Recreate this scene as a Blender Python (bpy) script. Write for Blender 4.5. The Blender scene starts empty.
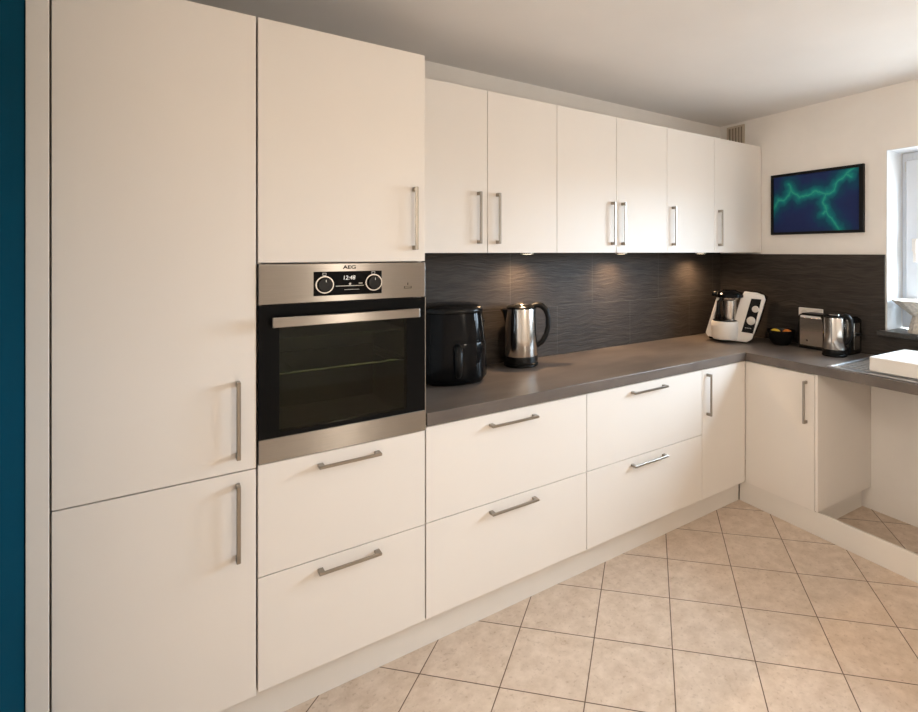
import bpy, bmesh, math, random
from mathutils import Vector, Matrix
random.seed(4)
PI = math.pi
scene = bpy.context.scene
COL = scene.collection

# ------------------------------------------------------------------ layout
YF = 1.857            # front plane of the long run
YW = 2.465            # long wall
XL = -0.305           # left wall
PHI = math.radians(3.0)
C = Vector((2.825, YF, 0.0))                       # inside corner of the fronts
N = Vector((math.cos(PHI), -math.sin(PHI), 0))     # into the return wall
Edir = Vector((-math.sin(PHI), -math.cos(PHI), 0)) # along the return wall
TW = 0.565            # return wall behind its fronts
ZT = 0.917            # worktop top
ZC = 2.480            # ceiling
FLOOR_BACK = -2.6

def R(s, t, z=0.0):
    return C + N * t + Edir * s + Vector((0, 0, z))

# ------------------------------------------------------------------ materials
def nt(mat):
    mat.use_nodes = True
    return mat.node_tree.nodes, mat.node_tree.links

def principled(name, color, rough=0.5, metal=0.0, noise=0.0, nscale=8.0, bump=0.0, bscale=40.0,
               coat=0.0, spec=0.5, emit=None, estr=0.0, stretch=None, aniso=0.0):
    m = bpy.data.materials.new(name)
    n, l = nt(m)
    b = n['Principled BSDF']
    b.inputs['Roughness'].default_value = rough
    b.inputs['Metallic'].default_value = metal
    b.inputs['Coat Weight'].default_value = coat
    b.inputs['Specular IOR Level'].default_value = spec
    b.inputs['Anisotropic'].default_value = aniso
    if aniso > 0:
        tg = n.new('ShaderNodeTangent'); tg.direction_type = 'UV_MAP'; tg.uv_map = 'brush'
        l.new(tg.outputs[0], b.inputs['Tangent'])
    c = (*color, 1)
    b.inputs['Base Color'].default_value = c
    if emit:
        b.inputs['Emission Color'].default_value = (*emit, 1)
        b.inputs['Emission Strength'].default_value = estr
    if noise > 0 or bump > 0:
        tc = n.new('ShaderNodeTexCoord')
        mp = n.new('ShaderNodeMapping')
        l.new(tc.outputs['Object'], mp.inputs['Vector'])
        if stretch: mp.inputs['Scale'].default_value = stretch
    if noise > 0:
        t = n.new('ShaderNodeTexNoise')
        t.inputs['Scale'].default_value = nscale
        t.inputs['Detail'].default_value = 6
        l.new(mp.outputs[0], t.inputs['Vector'])
        r = n.new('ShaderNodeValToRGB')
        r.color_ramp.elements[0].position = 0.3
        r.color_ramp.elements[1].position = 0.7
        r.color_ramp.elements[0].color = (*[x * (1 - noise) for x in color], 1)
        r.color_ramp.elements[1].color = (*[min(1, x * (1 + noise)) for x in color], 1)
        l.new(t.outputs['Fac'], r.inputs['Fac'])
        l.new(r.outputs['Color'], b.inputs['Base Color'])
    if bump > 0:
        t2 = n.new('ShaderNodeTexNoise')
        t2.inputs['Scale'].default_value = bscale
        t2.inputs['Detail'].default_value = 4
        l.new(mp.outputs[0], t2.inputs['Vector'])
        bp = n.new('ShaderNodeBump')
        bp.inputs['Strength'].default_value = bump
        bp.inputs['Distance'].default_value = 0.003
        l.new(t2.outputs['Fac'], bp.inputs['Height'])
        l.new(bp.outputs['Normal'], b.inputs['Normal'])
    return m

M = {}
M['front'] = principled('cream_lacquer', (0.76, 0.715, 0.665), 0.46, noise=0.012, nscale=3, bump=0.03, bscale=120)
M['carcass'] = principled('cream_carcass', (0.72, 0.67, 0.615), 0.45, noise=0.02, nscale=4)
M['plinth'] = principled('cream_plinth', (0.72, 0.68, 0.63), 0.42, noise=0.02, nscale=4)
M['wall'] = principled('white_plaster', (0.80, 0.765, 0.725), 0.85, noise=0.025, nscale=5, bump=0.12, bscale=45)
M['ceiling'] = principled('ceiling_paint', (0.76, 0.735, 0.71), 0.9, noise=0.02, nscale=3, bump=0.08, bscale=30)
M['teal'] = principled('teal_paint', (0.001, 0.041, 0.073), 0.95, spec=0.02, noise=0.04, nscale=6, bump=0.08, bscale=60)
M['steel_handle'] = principled('brushed_steel', (0.34, 0.31, 0.27), 0.30, 1.0, bump=0.05, bscale=200)
M['oven_steel'] = principled('oven_steel', (0.31, 0.29, 0.268), 0.32, 1.0, noise=0.05, nscale=40, stretch=(0.3, 1, 30), aniso=1.0)
M['bright_steel'] = principled('polished_steel', (0.66, 0.63, 0.59), 0.17, 1.0, noise=0.03, nscale=30, stretch=(1, 1, 0.05))
M['sink_steel'] = principled('sink_steel', (0.72, 0.74, 0.76), 0.33, 1.0, noise=0.04, nscale=20)
M['black_gloss'] = principled('black_gloss', (0.004, 0.004, 0.0045), 0.10, spec=0.13, noise=0.05, nscale=10)
M['oven_glass'] = principled('black_oven_glass', (0.006, 0.006, 0.006), 0.06, spec=0.06, noise=0.05, nscale=5)
M['black_plastic'] = principled('black_plastic', (0.005, 0.005, 0.005), 0.40, spec=0.22, bump=0.05, bscale=200)
M['black_satin'] = principled('black_satin', (0.005, 0.005, 0.005), 0.26, spec=0.22, noise=0.05, nscale=20)
M['white_plastic'] = principled('white_plastic', (0.74, 0.70, 0.655), 0.35, noise=0.015, nscale=6)
M['white_tray'] = principled('white_tray', (0.80, 0.765, 0.72), 0.5, noise=0.03, nscale=9)
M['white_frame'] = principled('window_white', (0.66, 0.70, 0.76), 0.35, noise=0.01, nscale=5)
M['reveal'] = principled('reveal_white', (0.72, 0.74, 0.76), 0.7, noise=0.015, nscale=6, bump=0.05, bscale=40)
M['stone'] = principled('dark_sill_stone', (0.045, 0.04, 0.036), 0.3, noise=0.3, nscale=60)
M['enamel'] = principled('oven_enamel', (0.05, 0.055, 0.045), 0.35, noise=0.15, nscale=30)
M['grille'] = principled('beige_grille', (0.55, 0.47, 0.37), 0.6, noise=0.03, nscale=10)
M['grille_dark'] = principled('grille_shadow', (0.27, 0.22, 0.165), 0.8, noise=0.1, nscale=10)
M['picture_frame'] = principled('black_frame', (0.006, 0.006, 0.006), 0.45, spec=0.15, noise=0.1, nscale=30)
M['digits'] = principled('display_digits', (0.8, 0.8, 0.8), 0.5, emit=(1, 0.97, 0.9), estr=0.3, noise=0.01)
M['print'] = principled('white_print', (0.62, 0.6, 0.56), 0.5, noise=0.01)
M['dark_print'] = principled('dark_print', (0.006, 0.006, 0.006), 0.7, spec=0.1, noise=0.01)
M['orange'] = principled('orange_peel', (0.72, 0.22, 0.03), 0.45, noise=0.1, nscale=30, bump=0.3, bscale=180)
M['lemon'] = principled('lemon_peel', (0.80, 0.55, 0.05), 0.45, noise=0.1, nscale=30, bump=0.3, bscale=180)
M['weave'] = principled('beige_weave', (0.50, 0.455, 0.40), 0.7, noise=0.25, nscale=70, bump=0.6, bscale=110)
M['lens'] = principled('lamp_lens', (0.9, 0.85, 0.75), 0.4, emit=(1.0, 0.80, 0.55), estr=14, noise=0.01)
M['ring'] = principled('lamp_ring', (0.75, 0.73, 0.70), 0.3, 0.6, noise=0.01)
M['dial'] = principled('dial_white', (0.62, 0.58, 0.53), 0.4, noise=0.03, nscale=20)

def clear_glass(name, tint, gloss, rough=0.02):
    m = bpy.data.materials.new(name); n, l = nt(m)
    n.remove(n['Principled BSDF'])
    out = n['Material Output']
    tr = n.new('ShaderNodeBsdfTransparent'); tr.inputs[0].default_value = (*tint, 1)
    gl = n.new('ShaderNodeBsdfGlossy'); gl.inputs['Roughness'].default_value = rough
    lw = n.new('ShaderNodeLayerWeight'); lw.inputs[0].default_value = 0.5
    pw_ = n.new('ShaderNodeMath'); pw_.operation = 'POWER'; pw_.inputs[1].default_value = 4.0; l.new(lw.outputs['Facing'], pw_.inputs[0])
    fr = n.new('ShaderNodeMath'); fr.operation = 'MULTIPLY_ADD'; fr.inputs[1].default_value = 0.7; fr.inputs[2].default_value = gloss
    l.new(pw_.outputs[0], fr.inputs[0])
    mx = n.new('ShaderNodeMixShader')
    l.new(fr.outputs[0], mx.inputs[0]); l.new(tr.outputs[0], mx.inputs[1]); l.new(gl.outputs[0], mx.inputs[2])
    l.new(mx.outputs[0], out.inputs['Surface'])
    return m
M['pane'] = clear_glass('window_pane_glass', (0.97, 0.98, 0.99), 0.04)
M['oven_pane'] = clear_glass('tinted_oven_pane', (0.52, 0.56, 0.45), 0.022, 0.03)

def floor_material():
    m = bpy.data.materials.new('beige_diagonal_tiles'); n, l = nt(m)
    b = n['Principled BSDF']
    tc = n.new('ShaderNodeTexCoord')
    sep = n.new('ShaderNodeSeparateXYZ'); l.new(tc.outputs['Object'], sep.inputs[0])
    a = PI / 4 + 0.0359
    u0, v0, T = -2.7191, 6.8519, 0.3
    def math_(op, a_, b_=None):
        q = n.new('ShaderNodeMath'); q.operation = op
        for k, v in enumerate((a_, b_)):
            if v is None: continue
            if isinstance(v, (int, float)): q.inputs[k].default_value = v
            else: l.new(v, q.inputs[k])
        return q.outputs[0]
    X, Y = sep.outputs[0], sep.outputs[1]
    u = math_('SUBTRACT', math_('MULTIPLY', X, math.cos(a) / T), math_('MULTIPLY', Y, math.sin(a) / T))
    v = math_('ADD', math_('MULTIPLY', X, math.sin(a) / T), math_('MULTIPLY', Y, math.cos(a) / T))
    u = math_('ADD', u, 40 - u0); v = math_('ADD', v, 40 - v0)
    def edge(w):
        f = math_('FRACT', w)
        return math_('MINIMUM', f, math_('SUBTRACT', 1.0, f))
    d = math_('MINIMUM', edge(u), edge(v))
    grout = n.new('ShaderNodeMapRange'); grout.inputs[1].default_value = 0.0045; grout.inputs[2].default_value = 0.0085
    l.new(d, grout.inputs[0])
    # per tile tone
    cid = n.new('ShaderNodeCombineXYZ'); l.new(math_('FLOOR', u), cid.inputs[0]); l.new(math_('FLOOR', v), cid.inputs[1])
    wn = n.new('ShaderNodeTexWhiteNoise'); l.new(cid.outputs[0], wn.inputs['Vector'])
    off = n.new('ShaderNodeVectorMath'); off.operation = 'MULTIPLY_ADD'
    l.new(wn.outputs['Color'], off.inputs[0]); off.inputs[1].default_value = (7, 7, 7); l.new(tc.outputs['Object'], off.inputs[2])
    n1 = n.new('ShaderNodeTexNoise'); n1.inputs['Scale'].default_value = 17; n1.inputs['Detail'].default_value = 8; n1.inputs['Roughness'].default_value = 0.65
    l.new(off.outputs[0], n1.inputs['Vector'])
    r1 = n.new('ShaderNodeValToRGB'); e = r1.color_ramp.elements
    e[0].position = 0.32; e[0].color = (0.535, 0.415, 0.315, 1)
    e[1].position = 0.66; e[1].color = (0.68, 0.56, 0.455, 1)
    l.new(n1.outputs['Fac'], r1.inputs['Fac'])
    n2 = n.new('ShaderNodeTexNoise'); n2.inputs['Scale'].default_value = 75; n2.inputs['Detail'].default_value = 3
    l.new(off.outputs[0], n2.inputs['Vector'])
    r2 = n.new('ShaderNodeValToRGB'); e = r2.color_ramp.elements
    e[0].position = 0.27; e[0].color = (0.66, 0.60, 0.55, 1); e[1].position = 0.42; e[1].color = (1, 1, 1, 1)
    l.new(n2.outputs['Fac'], r2.inputs['Fac'])
    mul = n.new('ShaderNodeMixRGB'); mul.blend_type = 'MULTIPLY'; mul.inputs[0].default_value = 0.55
    l.new(r1.outputs[0], mul.inputs[1]); l.new(r2.outputs[0], mul.inputs[2])
    mix = n.new('ShaderNodeMixRGB'); mix.inputs[1].default_value = (0.10, 0.055, 0.03, 1)
    l.new(grout.outputs[0], mix.inputs[0]); l.new(mul.outputs[0], mix.inputs[2])
    l.new(mix.outputs[0], b.inputs['Base Color'])
    b.inputs['Roughness'].default_value = 0.42
    bp = n.new('ShaderNodeBump'); bp.inputs['Strength'].default_value = 0.35; bp.inputs['Distance'].default_value = 0.002
    l.new(grout.outputs[0], bp.inputs['Height']); l.new(bp.outputs[0], b.inputs['Normal'])
    return m
M['floor'] = floor_material()

def worktop_material():
    m = bpy.data.materials.new('taupe_concrete_laminate'); n, l = nt(m)
    b = n['Principled BSDF']
    tc = n.new('ShaderNodeTexCoord')
    mp = n.new('ShaderNodeMapping'); mp.inputs['Scale'].default_value = (0.8, 1.6, 1.6); l.new(tc.outputs['Object'], mp.inputs[0])
    n1 = n.new('ShaderNodeTexNoise'); n1.inputs['Scale'].default_value = 5; n1.inputs['Detail'].default_value = 7
    l.new(mp.outputs[0], n1.inputs['Vector'])
    r = n.new('ShaderNodeValToRGB'); e = r.color_ramp.elements
    e[0].position = 0.3; e[0].color = (0.092, 0.076, 0.066, 1); e[1].position = 0.72; e[1].color = (0.165, 0.137, 0.119, 1)
    l.new(n1.outputs['Fac'], r.inputs['Fac']); l.new(r.outputs[0], b.inputs['Base Color'])
    b.inputs['Roughness'].default_value = 0.32
    return m
M['worktop'] = worktop_material()

def splash_material(name, joint_z, joints_top, joints_low, jc=(0.085, 0.074, 0.064, 1)):
    """dark rippled stone tiles; local x runs along the wall, z is up"""
    m = bpy.data.materials.new(name); n, l = nt(m)
    b = n['Principled BSDF']
    tc = n.new('ShaderNodeTexCoord')
    mp = n.new('ShaderNodeMapping'); mp.inputs['Scale'].default_value = (3.2, 3.2, 42)
    wob = n.new('ShaderNodeTexNoise'); wob.inputs['Scale'].default_value = 5
    l.new(tc.outputs['Object'], wob.inputs['Vector'])
    add = n.new('ShaderNodeVectorMath'); add.operation = 'MULTIPLY_ADD'
    l.new(wob.outputs['Color'], add.inputs[0]); add.inputs[1].default_value = (0, 0, 0.07); l.new(tc.outputs['Object'], add.inputs[2])
    l.new(add.outputs[0], mp.inputs[0])
    n1 = n.new('ShaderNodeTexNoise'); n1.inputs['Scale'].default_value = 2.6; n1.inputs['Detail'].default_value = 5
    l.new(mp.outputs[0], n1.inputs['Vector'])
    r = n.new('ShaderNodeValToRGB'); e = r.color_ramp.elements
    e[0].position = 0.3; e[0].color = (0.029, 0.0235, 0.0195, 1); e[1].position = 0.75; e[1].color = (0.058, 0.0475, 0.040, 1)
    l.new(n1.outputs['Fac'], r.inputs['Fac'])
    sep = n.new('ShaderNodeSeparateXYZ'); l.new(tc.outputs['Object'], sep.inputs[0])
    def mt(op, a_, b_=None):
        q = n.new('ShaderNodeMath'); q.operation = op
        for k, v in enumerate((a_, b_)):
            if v is None: continue
            if isinstance(v, (int, float)): q.inputs[k].default_value = v
            else: l.new(v, q.inputs[k])
        return q.outputs[0]
    top = mt('GREATER_THAN', sep.outputs[2], joint_z)
    dz = mt('ABSOLUTE', mt('SUBTRACT', sep.outputs[2], joint_z))
    def near(js):
        o = None
        for j in js:
            d = mt('ABSOLUTE', mt('SUBTRACT', sep.outputs[0], j))
            o = d if o is None else mt('MINIMUM', o, d)
        return o
    dt = mt('ADD', near(joints_top), mt('MULTIPLY', mt('SUBTRACT', 1.0, top), 9.0))
    dl = mt('ADD', near(joints_low), mt('MULTIPLY', top, 9.0))
    d = mt('MINIMUM', dz, mt('MINIMUM', dt, dl))
    line = mt('LESS_THAN', d, 0.0013)
    mix = n.new('ShaderNodeMixRGB'); l.new(line, mix.inputs[0]); l.new(r.outputs[0], mix.inputs[1]); mix.inputs[2].default_value = jc
    l.new(mix.outputs[0], b.inputs['Base Color'])
    b.inputs['Roughness'].default_value = 0.5; b.inputs['Specular IOR Level'].default_value = 0.22
    bp = n.new('ShaderNodeBump'); bp.inputs['Strength'].default_value = 0.38; bp.inputs['Distance'].default_value = 0.006
    l.new(n1.outputs['Fac'], bp.inputs['Height']); l.new(bp.outputs[0], b.inputs['Normal'])
    return m
M['splash_long'] = splash_material('dark_rippled_stone', 1.205, (1.524, 2.121, 2.718, 3.315), (1.225, 1.85, 2.447, 3.044))
M['splash_return'] = splash_material('dark_rippled_stone_return', 1.205, (-0.45, 0.15), (-0.15, 0.45), (0.036, 0.031, 0.027, 1))

# ------------------------------------------------------------------ mesh helpers
def new_bm(): return bmesh.new()

def box(bm, x0, x1, y0, y1, z0, z1, bev=0.0, seg=1):
    vs = [bm.verts.new((x, y, z)) for x in (x0, x1) for y in (y0, y1) for z in (z0, z1)]
    f = [(0, 1, 3, 2), (4, 6, 7, 5), (0, 4, 5, 1), (2, 3, 7, 6), (0, 2, 6, 4), (1, 5, 7, 3)]
    fs = [bm.faces.new([vs[i] for i in q]) for q in f]
    if bev > 0:
        es = list({e for fc in fs for e in fc.edges})
        bmesh.ops.bevel(bm, geom=es, offset=bev, segments=seg, profile=0.5, affect='EDGES')
    return bm

def lathe(bm, prof, n=40, cx=0, cy=0, sx=1, sy=1, exp=None):
    """prof: list of (radius, z); exp: superellipse exponent for a rounded square section"""
    rings = []
    for r, z in prof:
        if r < 1e-6:
            rings.append([bm.verts.new((cx, cy, z))])
            continue
        ring = []
        for k in range(n):
            a = 2 * PI * k / n
            ca, sa = math.cos(a), math.sin(a)
            if exp:
                q = (abs(ca) ** exp + abs(sa) ** exp) ** (-1 / exp)
                ca, sa = ca * q, sa * q
            ring.append(bm.verts.new((cx + r * sx * ca, cy + r * sy * sa, z)))
        rings.append(ring)
    for a, b in zip(rings, rings[1:]):
        if len(a) == 1 and len(b) == 1: continue
        for k in range(n):
            k2 = (k + 1) % n
            if len(a) == 1: bm.faces.new((a[0], b[k2], b[k]))
            elif len(b) == 1: bm.faces.new((a[k], a[k2], b[0]))
            else: bm.faces.new((a[k], a[k2], b[k2], b[k]))
    for ring, top in ((rings[0], False), (rings[-1], True)):
        if len(ring) > 1:
            bm.faces.new(ring if top else ring[::-1])
    return bm

def tube(bm, pts, rad, n=12, sq=(1, 1), closed_ends=True):
    """sweep an ellipse along pts; rad: number or list"""
    pts = [Vector(p) for p in pts]
    if not isinstance(rad, (list, tuple)): rad = [rad] * len(pts)
    rings = []; up = None
    for i, p in enumerate(pts):
        d = (pts[min(i + 1, len(pts) - 1)] - pts[max(i - 1, 0)]).normalized()
        if up is None:
            up = Vector((0, 0, 1)) if abs(d.z) < 0.9 else Vector((0, 1, 0))
        x = d.cross(up).normalized(); up = x.cross(d).normalized()
        rings.append([bm.verts.new(p + x * (rad[i] * sq[0] * math.cos(2 * PI * k / n)) + up * (rad[i] * sq[1] * math.sin(2 * PI * k / n))) for k in range(n)])
    for a, b in zip(rings, rings[1:]):
        for k in range(n):
            k2 = (k + 1) % n
            bm.faces.new((a[k], a[k2], b[k2], b[k]))
    if closed_ends:
        bm.faces.new(rings[0][::-1]); bm.faces.new(rings[-1])
    return bm

def prism(bm, pts2, d0, d1, axis='y', bev=0.0, seg=2):
    """extrude a 2D outline (a, b) along an axis. axis y: (x, z) outline; axis z: (x, y) outline"""
    def P(a, b, d): return (a, d, b) if axis == 'y' else (a, b, d)
    A = [bm.verts.new(P(a, b, d0)) for a, b in pts2]
    B = [bm.verts.new(P(a, b, d1)) for a, b in pts2]
    fs = [bm.faces.new(A), bm.faces.new(B[::-1])]
    k = len(pts2)
    for i in range(k):
        fs.append(bm.faces.new((A[i], B[i], B[(i + 1) % k], A[(i + 1) % k])))
    bmesh.ops.recalc_face_normals(bm, faces=fs)
    if bev > 0:
        es = list({e for f in fs[:2] for e in f.edges})
        bmesh.ops.bevel(bm, geom=es, offset=bev, segments=seg, profile=0.5, affect='EDGES')
    return bm

def smooth_outline(pts, it=2):
    for _ in range(it):
        q = []
        for i in range(len(pts)):
            a, b = Vector(pts[i]), Vector(pts[(i + 1) % len(pts)])
            q += [tuple(a * .75 + b * .25), tuple(a * .25 + b * .75)]
        pts = q
    return pts

def obj(name, bm, mat, parent=None, smooth=None):
    bmesh.ops.recalc_face_normals(bm, faces=bm.faces)
    me = bpy.data.meshes.new(name)
    bm.to_mesh(me); bm.free()
    mats = mat if isinstance(mat, (list, tuple)) else [mat]
    for m in mats: me.materials.append(M[m])
    if 'oven_steel' in mats:      # brushing direction: tangent along z, so highlights stretch vertically
        uv = me.uv_layers.new(name='brush')
        for lp in me.loops:
            c = me.vertices[lp.vertex_index].co
            uv.data[lp.index].uv = (c.z, c.x + c.y)
    if smooth:
        for p in me.polygons: p.use_smooth = True
        me.set_sharp_from_angle(angle=math.radians(smooth))
    o = bpy.data.objects.new(name, me); COL.objects.link(o)
    if parent is not None: o.parent = parent
    return o

def tag(o, label, cat, group=None):
    o['label'] = label; o['category'] = cat
    if group: o['group'] = group
    return o

def thing(name, label, cat, loc=(0, 0, 0), rotz=0.0, group=None):
    o = bpy.data.objects.new(name, None); COL.objects.link(o)
    o.empty_display_size = 0.05
    o.location = loc; o.rotation_euler = (0, 0, rotz)
    return tag(o, label, cat, group)

def struct(name, bm, mat, parent=None, smooth=None):
    o = obj(name, bm, mat, parent, smooth)
    if parent is None: o['kind'] = 'structure'
    return o

def text_mesh(name, body, size, mat, parent, loc, depth=0.0006, shear=0.0, width=1.0, bold=0.0):
    cu = bpy.data.curves.new(name, 'FONT')
    cu.body = body; cu.size = size; cu.extrude = depth; cu.align_x = 'CENTER'; cu.align_y = 'CENTER'
    cu.shear = shear; cu.offset = bold
    t = bpy.data.objects.new(name + '_src', cu); COL.objects.link(t)
    bpy.context.view_layer.update()
    dg = bpy.context.evaluated_depsgraph_get()
    me = bpy.data.meshes.new_from_object(t.evaluated_get(dg))
    bpy.data.objects.remove(t); bpy.data.curves.remove(cu)
    me.transform(Matrix.Rotation(PI / 2, 4, 'X') @ Matrix.Diagonal((width, 1, 1, 1)))
    me.name = name
    me.materials.clear(); me.materials.append(M[mat])
    o = bpy.data.objects.new(name, me); COL.objects.link(o)
    o.parent = parent; o.location = loc
    return o

# handles: square bar on two square posts, standing off the front (front faces -y)
def handle_bm(bm, x0, x1, z0, z1, yf, vertical):
    so = 0.033
    if vertical:
        xm = (x0 + x1) / 2; w = 0.0058
        box(bm, xm - w, xm + w, yf - so, yf - so + 0.0085, z0, z1, 0.0015)
        for z in (z0, z1 - 0.016):
            box(bm, xm - w, xm + w, yf - so + 0.008, yf + 0.001, z, z + 0.016, 0.0012)
    else:
        zm = (z0 + z1) / 2; w = 0.0052
        box(bm, x0, x1, yf - so, yf - so + 0.0085, zm - w, zm + w, 0.0015)
        for x in (x0, x1 - 0.018):
            box(bm, x, x + 0.018, yf - so + 0.008, yf + 0.001, zm - w, zm + w, 0.0012)
    return bm

def front(name, parent, x0, x1, z0, z1, y, hv=None, hh=None, mat='front', th=0.019):
    """a door or drawer front with its bar handle. hv=(x, z0, z1) vertical; hh=(x0, x1, z) horizontal"""
    d = obj(name, box(new_bm(), x0, x1, y, y + th, z0, z1, 0.0012, 2), mat, parent)
    if hv:
        obj('handle', handle_bm(new_bm(), hv[0], hv[0], hv[1], hv[2], y, True), 'steel_handle', d)
    if hh:
        obj('handle', handle_bm(new_bm(), hh[0], hh[1], hh[2], hh[2], y, False), 'steel_handle', d)
    return d

# ------------------------------------------------------------------ the room
ROT = -PHI
bm = new_bm(); box(bm, -1.9, 3.62, FLOOR_BACK - .2, 2.66, -0.12, 0.0); struct('floor', bm, 'floor')
bm = new_bm(); box(bm, -1.9, 3.62, FLOOR_BACK - .2, 2.66, ZC, ZC + 0.12); struct('ceiling', bm, 'ceiling')
bm = new_bm(); box(bm, -1.9, 3.66, YW, YW + 0.2, 0, ZC); struct('wall_back', bm, 'wall')
bm = new_bm(); box(bm, XL - 0.14, XL, 1.40, YW, 0, ZC); struct('wall_left', bm, 'teal')
bm = new_bm(); box(bm, -1.9, -1.7, FLOOR_BACK, YW, 0, ZC); struct('wall_hall', bm, 'wall')
bm = new_bm(); box(bm, -1.9, 3.42, FLOOR_BACK - 0.2, FLOOR_BACK, 0, ZC); struct('wall_front', bm, 'wall')
# return wall with the window opening; local x = into the wall, local y = -s
WS0, WS1, WZ0, WZ1 = 0.532, 2.10, 1.071, 2.112
WT = 0.255
bm = new_bm()
box(bm, TW, TW + WT, -WS0, 0.66, 0, ZC)
box(bm, TW, TW + WT, -4.6, -WS1, 0, ZC)
box(bm, TW, TW + WT, -WS1, -WS0, WZ1, ZC)
box(bm, TW, TW + WT, -WS1, -WS0, 0, WZ0 - 0.032)
o = struct('wall_right', bm, 'wall'); o.location = C; o.rotation_euler = (0, 0, ROT)
# white lining of the reveal
bm = new_bm()
T0, T1 = TW - 0.001, 0.735
box(bm, T0, T1, -WS0 - 0.004, -WS0, WZ0, WZ1)
box(bm, T0, T1, -WS1, -WS1 + 0.004, WZ0, WZ1)
box(bm, T0, T1, -WS1 + 0.004, -WS0 - 0.004, WZ1 - 0.004, WZ1)
o = struct('trim_1', bm, 'reveal'); o.location = C; o.rotation_euler = (0, 0, ROT)

# window
win = struct('window_1', (lambda b: (box(b, 0.745, 0.815, -WS0 - 0.062, -WS0 - 0.006, WZ0 + .003, WZ1 - .005, .003),
      box(b, 0.745, 0.815, -WS1 + .006, -WS1 + 0.062, WZ0 + .003, WZ1 - .005, .003),
      box(b, 0.745, 0.815, -WS1 + .062, -WS0 - 0.062, WZ1 - 0.066, WZ1 - .005, .003),
      box(b, 0.745, 0.815, -WS1 + .062, -WS0 - 0.062, WZ0 + .003, WZ0 + .062, .003), b)[-1])(new_bm()), 'white_frame')
win.location = C; win.rotation_euler = (0, 0, ROT)
def sash(s0, s1):
    b = new_bm(); z0, z1 = WZ0 + 0.045, WZ1 - 0.050; w = 0.085
    for a in ((s0, s0 + w), (s1 - w, s1)):
        box(b, 0.722, 0.79, -a[1], -a[0], z0, z1, .004)
    box(b, 0.722, 0.79, -(s1 - w), -(s0 + w), z0, z0 + w, .004)
    box(b, 0.722, 0.79, -(s1 - w), -(s0 + w), z1 - w, z1, .004)
    f = obj('sash_frame', b, 'white_frame', win)
    p = new_bm(); box(p, 0.755, 0.761, -(s1 - w) - .004, -(s0 + w) + .004, z0 + w - .004, z1 - w + .004)
    obj('pane', p, 'pane', f)
sash(0.566, 1.312); sash(1.318, 2.065)
b = new_bm(); tube(b, [(0.733, -0.566, 1.995), (0.733, -0.566, 2.055)], 0.0075, 12)
h = obj('hinge', b, 'print', win, 40); h['label'] = 'grey hinge barrel'
b = new_bm()
box(b, 0.710, 0.723, -0.632, -0.600, 1.525, 1.60, .004, 2)
box(b, 0.700, 0.712, -0.630, -0.610, 1.462, 1.592, .004, 2)
h = obj('window_handle', b, 'white_plastic', win); h['label'] = 'white turn handle'

def on_return(name, label, cat, s=0.0, t=0.0, z=0.0, extra=0.0, group=None):
    return thing(name, label, cat, R(s, t, z), ROT + extra, group)

# sill slab
t = on_return('window_sill', 'dark stone slab sill under the white window', 'window sill')
b = new_bm(); box(b, 0.518, 0.735, -2.13, -0.500, 1.041, 1.0695, .003, 2)
obj('slab', b, 'stone', t)

# ------------------------------------------------------------------ tall units
b = new_bm(); box(b, XL + .003, -0.2578, YF, YF + 0.598, 0.0, 2.262, .0015, 2)
tag(obj('end_panel', b, 'front'), 'narrow cream upright filler panel between teal wall and tall fridge cabinet', 'panel')

ZTOP, ZB, DTH = 2.262, 0.137, 0.019
yb = YF + 0.021
fr = thing('fridge_cabinet', 'tall cream fridge housing at left with two handled doors', 'cabinet', (-0.255, YF, 0))
b = new_bm(); box(b, 0.002, 0.471, 0.021, 0.598, 0.13, ZTOP - .001); obj('carcass', b, 'carcass', fr)
front('door', fr, 0.002, 0.472, 0.8465, ZTOP, 0, hv=(0.4225, 0.890, 1.126))
front('door', fr, 0.002, 0.472, ZB - .006, 0.8425, 0, hv=(0.4225, 0.576, 0.811))

ov = thing('oven_cabinet', 'tall cream cabinet around built-in oven with two drawers below', 'cabinet', (0.2205, YF, 0))
for nm, q in (('lower_carcass', (0.002, 0.555, 0.021, 0.598, 0.13, 0.850)), ('upper_carcass', (0.002, 0.555, 0.021, 0.598, 1.487, ZTOP - .001)),
              ('niche_side', (0.002, 0.016, 0.034, 0.598, 0.850, 1.487)), ('niche_side', (0.541, 0.555, 0.034, 0.598, 0.850, 1.487)),
              ('niche_back', (0.016, 0.541, 0.585, 0.598, 0.850, 1.487))):
    obj(nm, box(new_bm(), *q), 'carcass', ov)
front('door', ov, 0.002, 0.556, 1.489, ZTOP, 0, hv=(0.513, 1.531, 1.763))
front('drawer', ov, 0.002, 0.556, 0.4985, 0.851, 0, hh=(0.177, 0.384, 0.811))
front('drawer', ov, 0.002, 0.556, ZB, 0.4955, 0, hh=(0.177, 0.384, 0.460))

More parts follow.
